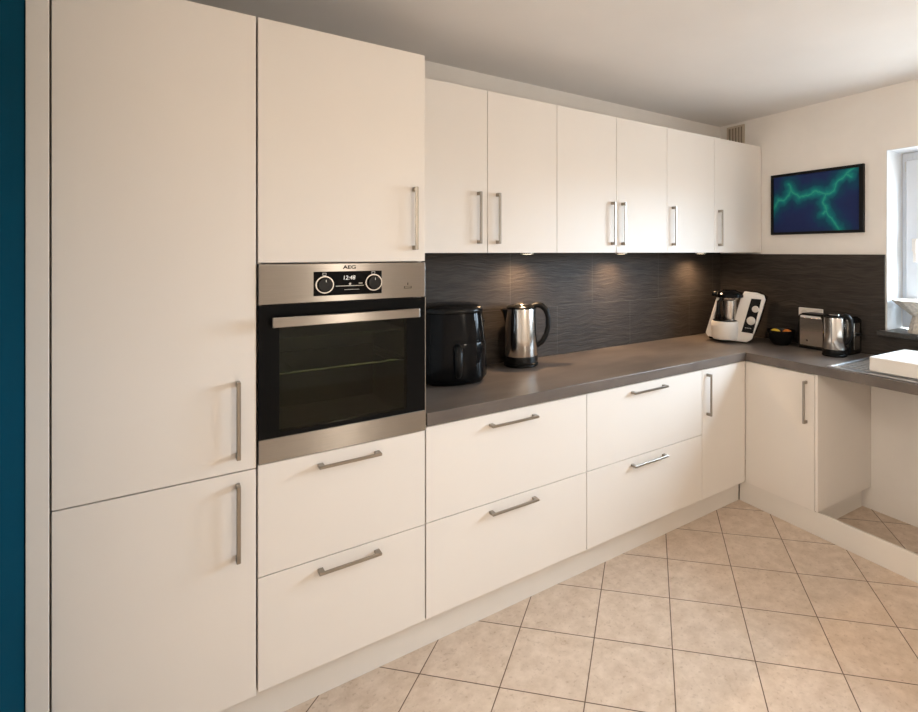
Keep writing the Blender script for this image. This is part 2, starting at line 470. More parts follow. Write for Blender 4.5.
# ------------------------------------------------------------------ oven
o = thing('built_in_oven', 'stainless and black glass built-in oven in the tall cream cabinet', 'oven', (0.2205, YF, 0.853))
X0, X1, FY = 0.003, 0.555, -0.004     # local
b = new_bm()
cx0, cx1, cz0, cz1 = 0.035, 0.522, 0.03, 0.60
for q in ((cx0, cx0 + .006, 0.03, 0.5, cz0, cz1), (cx1 - .006, cx1, 0.03, 0.5, cz0, cz1),
          (cx0, cx1, 0.494, 0.5, cz0, cz1), (cx0, cx1, 0.03, 0.5, cz0, cz0 + .006), (cx0, cx1, 0.03, 0.5, cz1 - .006, cz1)):
    box(b, *q)
obj('oven_cavity', b, 'enamel', o)
b = new_bm()
for z in (0.268,):
    for y in (0.05, 0.46): tube(b, [(cx0 + .006, y, z), (cx1 - .006, y, z)], 0.0034, 8)
    for k in range(15):
        x = cx0 + .02 + k * (cx1 - cx0 - .04) / 14
        tube(b, [(x, 0.05, z), (x, 0.46, z)], 0.0014, 6)
r = obj('oven_rack', b, 'bright_steel', o, 40); r['label'] = 'wire shelf behind the glass'
b = new_bm(); box(b, 0.075, 0.50, 0.07, 0.44, 0.372, 0.380, .002); box(b, cx0 + .006, cx1 - .006, 0.045, 0.055, 0.376, 0.384)
obj('baking_tray', b, 'enamel', o)
# door with glass
dz0, dz1 = 0.0775, 0.5005
wx0, wx1, wz0, wz1 = 0.062, 0.484, 0.093, 0.462
b = new_bm()
box(b, X0, wx0, FY, 0.026, dz0, dz1); box(b, wx1, X1, FY, 0.026, dz0, dz1)
box(b, wx0, wx1, FY, 0.026, dz0, wz0); box(b, wx0, wx1, FY, 0.026, wz1, dz1)
door = obj('oven_door', b, 'oven_glass', o)
b = new_bm(); box(b, wx0 - .0005, wx1 + .0005, FY + .0006, FY + .005, wz0 - .0005, wz1 + .0005)
g = obj('window_pane', b, 'oven_pane', door); g['label'] = 'smoked see-through pane'
b = new_bm(); box(b, X0, X1, FY - .001, 0.026, 0.001, dz0 - .001, .001)
g = obj('lower_trim', b, 'oven_steel', door); g['label'] = 'brushed steel strip below the glass'
b = new_bm(); box(b, X1 - .0005, X1 + .0018, FY - .001, 0.026, 0.001, dz1, .0005); obj('edge_strip', b, 'bright_steel', door)
b = new_bm()
box(b, 0.036, 0.515, -0.056, -0.044, 0.434, 0.4655, .002, 2)
for x in (0.05, 0.48): box(b, x, x + .022, -0.045, FY + .001, 0.440, 0.460, .002)
h = obj('handle', b, 'oven_steel', door); h['label'] = 'flat steel bar handle'
# control panel
b = new_bm(); box(b, X0, X1, FY - .002, 0.03, 0.503, 0.6315, .0015, 2)
cp = obj('control_panel', b, 'oven_steel', o)
PY = FY - .002
b = new_bm(); box(b, 0.1635, 0.3905, PY - .0012, PY + .001, 0.5235, 0.6040, .0006)
dp = obj('display_panel', b, 'oven_glass', cp)
text_mesh('clock_digits', '12:48', 0.0200, 'digits', cp, (0.277, PY - .0014, 0.5815), shear=0.12, width=0.95)
text_mesh('logo_lettering', 'AEG', 0.0170, 'dark_print', cp, (0.2795, PY - .0008, 0.6175), width=1.35, bold=0.0004)
b = new_bm()
box(b, 0.234, 0.327, PY - .0016, PY - .0010, 0.5530, 0.5552)
box(b, 0.262, 0.312, PY - .0016, PY - .0010, 0.5405, 0.5418)
lathe(b, [(0.004, 0), (0.004, .0004)], 10)
for v in b.verts[-20:]: v.co = Vector((0.281 + v.co.x, PY - .0015 + v.co.z, 0.5605 + v.co.y))
box(b, 0.310, 0.323, PY - .0016, PY - .0010, 0.5605, 0.5635)
obj('display_markings', b, 'print', cp)
for xk, zk in ((0.1975, 0.5955), (0.3605, 0.5975)):
    b = new_bm()   # small square mark over the knob
    for q in ((-.006, -.0045, -.0045, .0045), (.0045, .006, -.0045, .0045), (-.006, .006, .003, .0045), (-.006, .006, -.0045, -.003)):
        box(b, xk + q[0], xk + q[1], PY - .0016, PY - .0010, zk + q[2], zk + q[3])
    obj('knob_marking', b, 'print', cp)
def knob(xk, zk):
    def turn(bm):
        for v in bm.verts: v.co = Vector((xk + v.co.x, PY - .001 - v.co.z, zk + v.co.y))
        return bm
    k = obj('knob', turn(lathe(new_bm(), [(0.0235, 0), (0.0235, .016), (0.0215, .019), (0, .019)], 40)), 'black_satin', cp, 35)
    k2 = obj('knob_ring', turn(lathe(new_bm(), [(0.0305, 0), (0.0305, .005), (0.0290, .0075), (0.0255, .0075), (0.0245, .005), (0.0245, 0)], 44)), 'bright_steel', k, 35)
    b = new_bm(); box(b, xk + .0005, xk + .0025, PY - .0206, PY - .0195, zk + .009, zk + .017)
    obj('pointer_mark', b, 'print', k)
knob(0.1975, 0.5605); knob(0.3605, 0.5635)
b = new_bm()   # steam symbol
zs, xs = 0.5365, 0.487
box(b, xs - .014, xs + .014, PY - .0006, PY + .0004, zs, zs + .0020)
box(b, xs - .014, xs - .012, PY - .0006, PY + .0004, zs, zs + .008)
box(b, xs + .012, xs + .014, PY - .0006, PY + .0004, zs, zs + .008)
box(b, xs - .014, xs + .014, PY - .0006, PY + .0004, zs + .0072, zs + .0082)
box(b, xs - .0012, xs + .0012, PY - .0006, PY + .0004, zs + .012, zs + .021)
obj('steam_symbol', b, 'dark_print', cp)

# ------------------------------------------------------------------ wall cabinets
YU = YF + 0.25
UZ0, UZ1 = 1.5185, 2.267
HB0, HB1 = 1.5605, 1.7965
def wall_cabinet(x0, x1, doors, label):
    t = thing('wall_cabinet', label, 'cabinet', (x0, YU, UZ0), 0, 'cream wall cabinets over the worktop')
    w = x1 - x0
    b = new_bm(); box(b, 0.001, w - .001, 0.021, YW - YU - .003, 0, UZ1 - UZ0 - .001); obj('carcass', b, 'carcass', t)
    for a, c, hx in doors:
        front('door', t, a - x0 + .0013, c - x0 - .0013, 0, UZ1 - UZ0, 0, hv=(hx - x0, HB0 - UZ0, HB1 - UZ0))
wall_cabinet(0.780, 1.587, ((0.780, 1.186, 1.137), (1.186, 1.587, 1.236)), 'double-door cream wall cabinet next to the tall oven cabinet, above the air fryer')
wall_cabinet(1.587, 2.411, ((1.587, 1.997, 1.962), (1.997, 2.411, 2.040)), 'double-door cream wall cabinet in the middle of the upper row')
wall_cabinet(2.411, 2.865, ((2.411, 2.865, 2.459),), 'narrow single-door cream wall cabinet second from the corner')
wall_cabinet(2.865, 3.400, ((2.865, 3.398, 2.911),), 'single-door cream wall cabinet ending at the corner wall beside the picture')

# ------------------------------------------------------------------ base cabinets
def drawer_cabinet(x0, x1, hx0, hx1, label, zh=0.818, zl=0.4625):
    t = thing('drawer_cabinet', label, 'cabinet', (x0, YF, 0), 0, 'cream drawer cabinets under the worktop')
    w = x1 - x0
    b = new_bm(); box(b, 0.0015, w - .0015, 0.021, 0.598, 0.13, 0.866); obj('carcass', b, 'carcass', t)
    front('drawer', t, 0.0015, w - .0015, 0.5005, 0.862, 0, hh=(hx0 - x0, hx1 - x0, zh))
    front('drawer', t, 0.0015, w - .0015, ZB, 0.4975, 0, hh=(hx0 - x0, hx1 - x0, zl))
drawer_cabinet(0.780, 1.572, 1.052, 1.281, 'wide cream two-drawer base cabinet right of the oven, under air fryer and kettle')
drawer_cabinet(1.572, 2.415, 1.858, 2.104, 'wide cream two-drawer base cabinet beside the corner door', 0.824, 0.4615)
t = thing('corner_cabinet', 'narrow cream base cabinet of the long run ending in the inside corner', 'cabinet', (2.415, YF, 0))
b = new_bm(); box(b, 0.0015, 0.403, 0.021, 0.598, 0.13, 0.866); obj('carcass', b, 'carcass', t)
front('door', t, 0.0015, 0.4085, ZB - .003, 0.862, 0, hv=(0.044, 0.601, 0.837))

# return-run base cabinet (built in a frame whose x runs along the front, y into the wall)
t = on_return('return_cabinet', 'cream base cabinet of the short run with an exposed side panel by the open bay', 'cabinet', 0.0, 0.0, 0.0, -PI / 2)
# local x = along s (towards the room), local y = into the wall
b = new_bm(); box(b, 0.004, 0.4295, 0.021, TW - .004, 0.135, 0.866); obj('carcass', b, 'carcass', t)
front('door', t, 0.0012, 0.4295, 0.131, 0.862, 0, hv=(0.386, 0.594, 0.824))
b = new_bm(); box(b, 0.4315, 0.449, 0.0, TW - .003, 0.134, 0.866, .001); p = obj('side_panel', b, 'front', t); p['label'] = 'plain cream side panel facing the open bay'
b = new_bm(); box(b, 0.385, 0.401, 0.03, TW - .012, 0.001, 0.1335); obj('recessed_plinth', b, 'plinth', t)

# plinths
b = new_bm(); box(b, -0.259, 2.833, YF + .05, YF + .066, 0.001, 0.129)
tag(obj('plinth_board', b, 'plinth'), 'long cream plinth below the tall cabinets and drawers', 'plinth')
t = on_return('plinth_board', 'cream plinth of the short run crossing the open bay under the sink', 'plinth', 0, 0, 0, -PI / 2)
b = new_bm(); box(b, -0.046, 1.575, 0.008, 0.024, 0.001, 0.128, .001); obj('board', b, 'plinth', t)
t = on_return('end_panel', 'cream end panel carrying the far end of the sink worktop', 'panel', 1.58, 0, 0, -PI / 2)
b = new_bm(); box(b, 0, 0.018, 0.0, TW - .003, 0.001, 0.866); obj('board', b, 'front', t)

# ------------------------------------------------------------------ worktop
ov_ = 0.012
sc_ = (ov_ + math.sin(PHI) * ov_) / math.cos(PHI)
inner = R(sc_, -ov_)
pts = [(0.7815, YF - ov_), (inner.x, inner.y), tuple(R(1.6, -ov_)[:2]), tuple(R(1.6, TW - .002)[:2])]
sb = -(YW - .002 - YF + math.sin(PHI) * (TW - .002)) / math.cos(PHI)
pts += [tuple(R(sb, TW - .002)[:2]), (0.7815, YW - .002)]
b = new_bm(); prism(b, pts, ZT - 0.049, ZT, 'z', 0.002, 2)
tag(obj('worktop', b, 'worktop'), 'taupe concrete-look corner worktop along both runs', 'worktop')

# splashbacks
b = new_bm(); box(b, 0.781, 3.4125, YW - 0.0115, YW - .0015, ZT + .001, 1.5175)
tag(obj('splashback', b, 'splash_long'), 'dark rippled stone splashback behind air fryer and kettle', 'splashback')
t = on_return('splashback', 'dark stone splashback on the short wall behind the toaster', 'splashback', 0, 0, 0, -PI / 2)
b = new_bm(); box(b, -0.6268, 0.527, TW - .011, TW - .001, ZT + .001, 1.5075)
box(b, 0.527, 1.6, TW - .011, TW - .001, ZT + .001, 1.040); obj('stone_panel', b, 'splash_return', t)

# ------------------------------------------------------------------ under-cabinet spots
for x, lb in ((1.556, 'round spotlight under the wall cabinets above the kettle'),
              (2.254, 'round spotlight under the wall cabinets, middle of three'),
              (3.022, 'round spotlight under the wall cabinets nearest the corner')):
    t = thing('cabinet_spotlight', lb, 'spotlight', (x, 2.335, UZ0), 0, 'spotlights under the wall cabinets')
    obj('ring', lathe(new_bm(), [(0.036, -0.0005), (0.036, -.006), (0.033, -.009), (0.026, -.009), (0.026, -0.0005)], 32), 'ring', t, 40)
    obj('lens', lathe(new_bm(), [(0.0255, -0.001), (0.0255, -.0085), (0.020, -.0095), (0, -.0098)], 28), 'lens', t, 50)
    ld = bpy.data.lights.new('spot_lamp', 'SPOT'); ld.energy = 24; ld.color = (1.0, 0.66, 0.38)
    ld.spot_size = math.radians(152); ld.spot_blend = 1.0; ld.shadow_soft_size = 0.02
    lo = bpy.data.objects.new('spot_lamp', ld); COL.objects.link(lo); lo.location = (x, 2.335, UZ0 - 0.013)

# ------------------------------------------------------------------ air fryer
t = thing('air_fryer', 'glossy black air fryer beside the tall oven cabinet', 'air fryer', (1.089, 2.276, ZT), math.radians(-17))
AF = 1.065
b = new_bm()
lathe(b, [(0.118, 0.0), (0.132, .004), (0.142, .02), (0.1465, .06), (0.1460, .12), (0.142, .20), (0.135, .27), (0.130, .315)], 64, exp=2.7)
obj('body', b, 'black_gloss', t, 50)
b = new_bm(); lathe(b, [(0.1295, .316), (0.1320, .319), (0.1310, .332), (0.126, .342), (0.112, .349), (0.06, .355), (0, .357)], 64, exp=2.7)
obj('lid', b, 'black_satin', t, 50)
b = new_bm()   # drawer front shell
n = 26; ring = []
for r_, z in ((1.012, .030), (1.022, .036), (1.022, .180), (1.012, .186)):
    row = []
    for k in range(n + 1):
        a = math.radians(-90 - 62 + 124 * k / n)
        ca, sa = math.cos(a), math.sin(a); e = 2.7
        q = (abs(ca) ** e + abs(sa) ** e) ** (-1 / e)
        base = 0.1465 if z < .15 else 0.1445
        row.append(b.verts.new((base * r_ * ca * q, base * r_ * sa * q, z)))
    ring.append(row)
for A, B in zip(ring, ring[1:]):
    for k in range(n): b.faces.new((A[k], A[k + 1], B[k + 1], B[k]))
dr = obj('basket_drawer', b, 'black_gloss', t, 50)
b = new_bm()
tube(b, [(0, -.145, .172), (0, -.170, .168), (0, -.182, .150), (0, -.186, .10), (0, -.180, .060), (0, -.172, .050)], [.016, .018, .018, .0165, .014, .010], 16, (1.0, 1.0))
obj('handle', b, 'black_plastic', dr, 50)
b = new_bm()
for k in range(4): pass
ring = []
for z, rr in ((.205, .1435), (.285, .1345)):
    row = []
    for k in range(17):
        a = math.radians(-90 - 34 + 68 * k / 16)
        ca, sa = math.cos(a), math.sin(a); e = 2.7
        q = (abs(ca) ** e + abs(sa) ** e) ** (-1 / e)
        row.append(b.verts.new((rr * ca * q * 1.006, rr * sa * q * 1.006, z)))
    ring.append(row)
for k in range(16): b.faces.new((ring[0][k], ring[0][k + 1], ring[1][k + 1], ring[1][k]))
obj('touch_panel', b, 'black_gloss', t, 50)
b = new_bm(); box(b, 0.134, 0.148, -0.012, 0.012, 0.262, 0.270, .002); obj('side_tab', b, 'black_plastic', t)

for ch in [c for c in COL.objects if c.parent == t or (c.parent and c.parent.parent == t)]:
    ch.data.transform(Matrix.Diagonal((AF, AF, 1.025, 1)))

# ------------------------------------------------------------------ kettles
def kettle(label, loc, rotz, k=1.0, kz=1.0, straight=0.0, hx=1.0):
    t = thing('electric_kettle', label, 'kettle', loc, rotz)
    t.scale = (1, 1, 1)
    S = lambda p: [(r * k, z * kz) for r, z in p]
    obj('power_base', lathe(new_bm(), S([(0.086, 0), (0.091, .003), (0.092, .014), (0.087, .019)]), 48), 'black_satin', t, 40)
    obj('lower_band', lathe(new_bm(), S([(0.085, .020), (0.0895, .022), (0.0905, .050), (0.0893, .055)]), 48), 'black_satin', t, 40)
    bd = obj('body', lathe(new_bm(), S([(0.0885 - .003 * straight, .0555), (0.0890 - .003 * straight, .057), (0.0865 - .001 * straight, .16), (0.0818 + .0025 * straight, .298), (0.0808 + .0025 * straight, .304), (0.078, .306)]), 56), 'bright_steel', t, 40)
    ld = obj('lid', lathe(new_bm(), S([(0.0785, .3065), (0.0785, .312), (0.070, .320), (0.045, .326), (0.02, .328), (0, .329)]), 48), 'black_satin', t, 40)
    obj('lid_plate', lathe(new_bm(), S([(0.046, .3262), (0.044, .3285), (0.02, .3325), (0.012, .338), (0, .3395)]), 32), 'bright_steel', ld, 40)
    b = new_bm()
    P = [(.060, .312), (.088, .322), (.115, .318), (.140, .296), (.152, .255), (.152, .205), (.140, .160), (.118, .125), (.094, .108), (.082, .106)]
    P = [(.060 + (x_ - .060) * hx, z_) for x_, z_ in P]
    pp = []
    for i in range(len(P) - 1):
        for j in range(4):
            f = j / 4; pp.append(((P[i][0] * (1 - f) + P[i + 1][0] * f) * k, 0, (P[i][1] * (1 - f) + P[i + 1][1] * f) * kz))
    pp.append((P[-1][0] * k, 0, P[-1][1] * kz))
    rr = [(.0172 if i < 14 else .0145) * min(1, k * 1.15) for i in range(len(pp))]
    tube(b, pp, rr, 14, (1.15, .95))
    obj('handle', b, 'black_plastic', t, 60)
    b = new_bm()   # beak spout
    rows = []
    for z, out, hw in ((.215, .002, .006), (.25, .010, .017), (.28, .019, .024), (.298, .030, .027), (.301, .031, .027)):
        r0 = .0805
        rows.append([b.verts.new(Vector((-(r0 - .010) * k, hw * k, z * kz))), b.verts.new(Vector((-(r0 + out * .65) * k, hw * .75 * k, z * kz))),
                     b.verts.new(Vector((-(r0 + out) * k, 0, z * kz))),
                     b.verts.new(Vector((-(r0 + out * .65) * k, -hw * .75 * k, z * kz))), b.verts.new(Vector((-(r0 - .010) * k, -hw * k, z * kz)))])
    for A, B in zip(rows, rows[1:]):
        for i in range(4): b.faces.new((A[i], A[i + 1], B[i + 1], B[i]))
        b.faces.new((A[4], A[0], B[0], B[4]))
    b.faces.new(rows[-1]); b.faces.new(rows[0][::-1])
    obj('spout', b, 'black_satin', t, 30)
    return t
kettle('tall stainless steel electric kettle on the long worktop right of the air fryer', (1.525, 2.345, ZT), math.radians(-31), hx=0.93)
kettle('shorter stainless steel kettle standing in front of the toaster', (3.150, 1.487, ZT), math.radians(-84), 0.72, 0.735, 1.0, 0.70)

# ------------------------------------------------------------------ food processor in the corner
t = thing('food_processor', 'white and black cooking food processor in the worktop corner', 'food processor', (3.168, 2.146, ZT), math.radians(-64))
q = 0.00668      # metres per outline unit
def fp(px, py): return ((px - 735) * q, (341.5 - py) * q)
outline = [fp(*p) for p in ((707, 333.5), (709, 336.6), (718, 338.8), (732, 339.8), (746.5, 340.6), (751.5, 337), (757.2, 321), (763.6, 298), (762.3, 293.5), (756, 291.3), (744.5, 290.3),
           (741, 297), (735.5, 317), (733, 325), (718, 325), (715, 321), (716.5, 314), (721.5, 298), (717.8, 297.3))]
b = new_bm(); prism(b, outline, -0.125, -0.075, 'y', 0.007, 3)
shell = obj('white_shell', b, 'white_plastic', t, 40)
b = new_bm()
bo = [fp(*p) for p in ((709, 337), (709, 340), (746, 341.3), (751, 338), (757.4, 321), (763.4, 297), (756.5, 292), (746, 291), (739, 319), (712, 321))]
prism(b, bo, -0.0745, 0.10, 'y', 0.006, 2); obj('black_housing', b, 'black_satin', t, 40)
b = new_bm()
cxl, cyl = (726 - 735) * q, -0.105
lathe(b, [(0.080, (341.5 - 338.2) * q), (0.088, (341.5 - 335) * q), (0.090, (341.5 - 326) * q), (0.090, (341.5 - 321.5) * q), (0.084, (341.5 - 320.3) * q)], 48, cxl, cyl)
obj('bowl_holder', b, 'white_plastic', t, 45)
jx = (730.3 - 735) * q
zj0, zj1 = (341.5 - 319.8) * q, (341.5 - 296.5) * q
b = new_bm(); lathe(b, [(0.080, zj0), (0.080, zj0 + .006), (0.062, zj0 + .007)], 40, cxl, cyl); obj('rubber_collar', b, 'black_satin', t, 40)
b = new_bm(); lathe(b, [(0.041, zj0 + .0075), (0.043, zj0 + .03), (0.048, zj1 - .022), (0.056, zj1 - .015), (0.059, zj1 - .001)], 48, jx, cyl)
obj('mixing_jug', b, 'bright_steel', t, 40)
b = new_bm(); lathe(b, [(0.086, zj1), (0.093, zj1 + .004), (0.092, zj1 + .02), (0.078, zj1 + .034), (0.045, zj1 + .046), (0.042, zj1 + .052), (0, zj1 + .053)], 48, jx, cyl)
lid = obj('lid', b, 'black_gloss', t, 40)
b = new_bm(); tube(b, [(jx - .055, cyl - .01, zj1 + .022), (jx - .085, cyl - .015, zj1 + .024), (jx - .102, cyl - .02, zj1 + .020), (jx - .104, cyl - .02, zj1 + .008)], [.015, .016, .014, .010], 14)
obj('lid_latch', b, 'black_satin', lid, 50)
b = new_bm(); tube(b, [(jx - .047, cyl - .02, zj1 - .012), (jx - .066, cyl - .028, zj1 - .03), (jx - .070, cyl - .03, zj0 + .05), (jx - .058, cyl - .02, zj0 + .012)], [.010, .012, .012, .010], 12)
obj('jug_handle', b, 'black_satin', t, 50)
b = new_bm(); prism(b, [fp(*p) for p in ((751.2, 296.8), (760.4, 297.2), (752.6, 331.2), (742, 330.2))], -0.1275, -0.1235, 'y'); pan = obj('control_panel', b, 'black_gloss', t)
for (px_, py_), rr in (((755, 307), 3.2), ((751, 318.6), 4.0)):
    x_, z_ = fp(px_, py_); b = new_bm(); lathe(b, [(rr * q, 0), (rr * q, .010), (rr * q * .85, .013), (0, .013)], 32)
    for v in b.verts: v.co = Vector((x_ + v.co.x, -0.1275 - v.co.z, z_ + v.co.y))
    obj('dial', b, 'dial', pan, 40)
b = new_bm()
for k in range(4):
    x_, z_ = fp(745.5 + k * 1.5, 326.2 + .1 * k); box(b, x_, x_ + .006, -.1282, -.1274, z_, z_ + .0035)
obj('panel_markings', b, 'print', pan)

# ------------------------------------------------------------------ fruit bowl
bl = Vector((3.245, 1.870, ZT))
t = thing('fruit_bowl', 'small black bowl of fruit between food processor and toaster', 'bowl', bl)
obj('bowl_shell', lathe(new_bm(), [(0.045, 0), (0.047, .004), (0.060, .018), (0.078, .052), (0.086, .096), (0.083, .097), (0.074, .056), (0.055, .024), (0, .018)], 48), 'black_satin', t, 50)
def fruit(name, label, dx, dy, z, r, sx, mat, rot):
    b = new_bm(); prof = [(0, -1)] + [(math.cos(a) * (1 - .06 * math.sin(a) ** 6), math.sin(a)) for a in [math.radians(-80 + 10 * k) for k in range(17)]] + [(0, .97)]
    lathe(b, [(p[0] * r, p[1] * r) for p in prof], 28)
    for v in b.verts: v.co.x, v.co.z = v.co.z * sx, v.co.x
    o = obj(name, b, mat, None, 80); o.location = bl + Vector((dx, dy, z)); o.rotation_euler = (0, 0, rot)
    return tag(o, label, 'fruit')
fruit('lemon', 'yellow fruit at the left side of the black bowl', -.022, .028, 0.072, .030, 1.25, 'lemon', math.radians(-40))
fruit('orange', 'orange fruit at the right side of the black bowl', .012, -.034, 0.069, .034, 1.0, 'orange', 0.3)

# ------------------------------------------------------------------ toaster
t = on_return('toaster', 'long-slot stainless toaster with black ends against the short splashback', 'toaster', 0.243, 0.484, ZT, -PI / 2)
L, D, H = 0.162, 0.062, 0.216
def tprof(d, h0, h1, r):
    pts = [(-d, h0)]
    for k in range(7):
        a = PI - k * PI / 12; pts.append((-d + r + r * math.cos(a), h1 - r + r * math.sin(a)))
    for k in range(7):
        a = PI / 2 - k * PI / 12; pts.append((d - r + r * math.cos(a), h1 - r + r * math.sin(a)))
    pts.append((d, h0)); return pts
def xprism(bm, prof, x0, x1, bev=0):
    A = [bm.verts.new((x0, y, z)) for y, z in prof]; B = [bm.verts.new((x1, y, z)) for y, z in prof]
    fs = [bm.faces.new(A), bm.faces.new(B[::-1])]
    k = len(prof)
    for i in range(k): fs.append(bm.faces.new((A[i], A[(i + 1) % k], B[(i + 1) % k], B[i])))
    bmesh.ops.recalc_face_normals(bm, faces=fs)
    if bev: bmesh.ops.bevel(bm, geom=list({e for f in fs[:2] for e in f.edges}), offset=bev, segments=3, profile=.5, affect='EDGES')
    return bm
b = new_bm(); xprism(b, tprof(D, .022, H - .006, .022), -L + .012, L - .012); obj('steel_housing', b, 'bright_steel', t, 40)
for e0, e1 in ((-L, -L + .0125), (L - .0125, L)):
    obj('end_cap', xprism(new_bm(), tprof(D + .001, .014, H - .003, .024), e0, e1, .005), 'black_satin', t, 40)
b = new_bm(); box(b, -L + .004, L - .004, -D - .003, D - .002, 0.0, 0.021, .004, 2); obj('base', b, 'black_satin', t)
b = new_bm(); box(b, -L + .014, L - .014, -D + .012, D - .012, H - .008, H + .003, .003, 2)
top = obj('top_plate', b, 'black_satin', t)
b = new_bm()
for y in (-.022, .022): box(b, -L + .03, L - .03, y - .009, y + .009, H + .0031, H + .0036)
obj('bread_slots', b, 'dark_print', top)
b = new_bm(); box(b, L + .0005, L + .003, -.030, .034, .030, H - .030, .001); pl = obj('end_plate', b, 'bright_steel', t)
b = new_bm(); box(b, L + .003, L + .024, -.014, .016, .110, .128, .004, 2); obj('lever', b, 'black_plastic', t)
b = new_bm(); box(b, -.108, -.100, -D - .0008, -D + .001, .047, .057); obj('emblem', b, 'dark_print', t)

# wall socket
t = on_return('wall_socket', 'white socket strip on the dark splashback above the toaster', 'socket', 0.090, TW - .0115, 1.116, -PI / 2)
b = new_bm(); box(b, -.080, .080, -.012, 0, -.028, .042, .003, 2); obj('cover_plate', b, 'white_plastic', t)
for x in (-.04, .04):
    b = new_bm(); lathe(b, [(.023, -.001), (.023, .0006)], 28, x, 0)
    for v in b.verts: v.co = Vector((v.co.x, -.0120 - v.co.z, .007 + v.co.y))
    obj('socket_face', b, 'dial', t)

# ------------------------------------------------------------------ sink, tray, tap
t = on_return('sink', 'inset stainless steel sink with ribbed drainer at the worktop edge', 'sink', 0.0, 0.0, ZT, -PI / 2)
b = new_bm()
s0, s1, a0, a1 = 0.488, 1.50, 0.012, 0.475
w = .016
box(b, s0, s1, a0, a0 + w, .0005, .0055, .002, 2); box(b, s0, s1, a1 - w, a1, .0005, .0055, .002, 2)
box(b, s0, s0 + w, a0 + w, a1 - w, .0005, .0055, .002, 2); box(b, s1 - w, s1, a0 + w, a1 - w, .0005, .0055, .002, 2)
box(b, s0 + w, s1 - w, a0 + w, a1 - w, .0003, .0022)
obj('sink_rim', b, 'sink_steel', t)
b = new_bm()
for k in range(9): tube(b, [(s0 + .045, a0 + .06 + k * .042, .0055), (0.98, a0 + .06 + k * .042, .0055)], .005, 8, (1, .6))
obj('drainer_ribs', b, 'sink_steel', t, 60)

t = on_return('dish_tray', 'shallow white upturned tray lying on the sink', 'tray', 0.677, 0.062, ZT + .0098, -PI / 2)
b = new_bm(); box(b, 0, 0.56, 0, 0.375, 0.0, 0.070, .004, 3)
obj('tray_shell', b, 'white_tray', t)
b = new_bm(); box(b, .014, .546, .014, .361, .0702, .0722, .0008); obj('top_inset', b, 'white_tray', t)

t = on_return('tap', 'chrome mixer tap behind the white tray', 'tap', 0.733, 0.512, ZT, -PI / 2)
obj('tap_column', lathe(new_bm(), [(0.026, 0), (0.026, .010), (0.020, .014), (0.019, .11), (0.021, .115), (0.021, .150), (0.015, .158), (0, .159)], 28), 'bright_steel', t, 40)
b = new_bm(); tube(b, [(0.0, -.005, .10), (.05, -.045, .118), (.11, -.09, .125), (.145, -.115, .118), (.15, -.118, .105)], [.012, .0115, .011, .0105, .0105], 14)
obj('spout', b, 'bright_steel', t, 60)
b = new_bm(); tube(b, [(0, 0, .158), (.015, -.01, .168), (.055, -.028, .178)], [.008, .006, .005], 10); obj('lever', b, 'bright_steel', t, 60)

# hourglass vase on the sill
vz = 1.0705
t = on_return('vase', 'beige woven hourglass vase on the dark window sill', 'vase', 0.700, 0.600, vz, -PI / 2)
obj('cone_body', lathe(new_bm(), [(0.070, 0), (0.072, .002), (0.050, .085), (0.048, .095), (0.10, .138), (0.146, .178), (0.148, .182), (0.140, .181), (0.05, .104), (0, .098)], 10), 'weave', t)

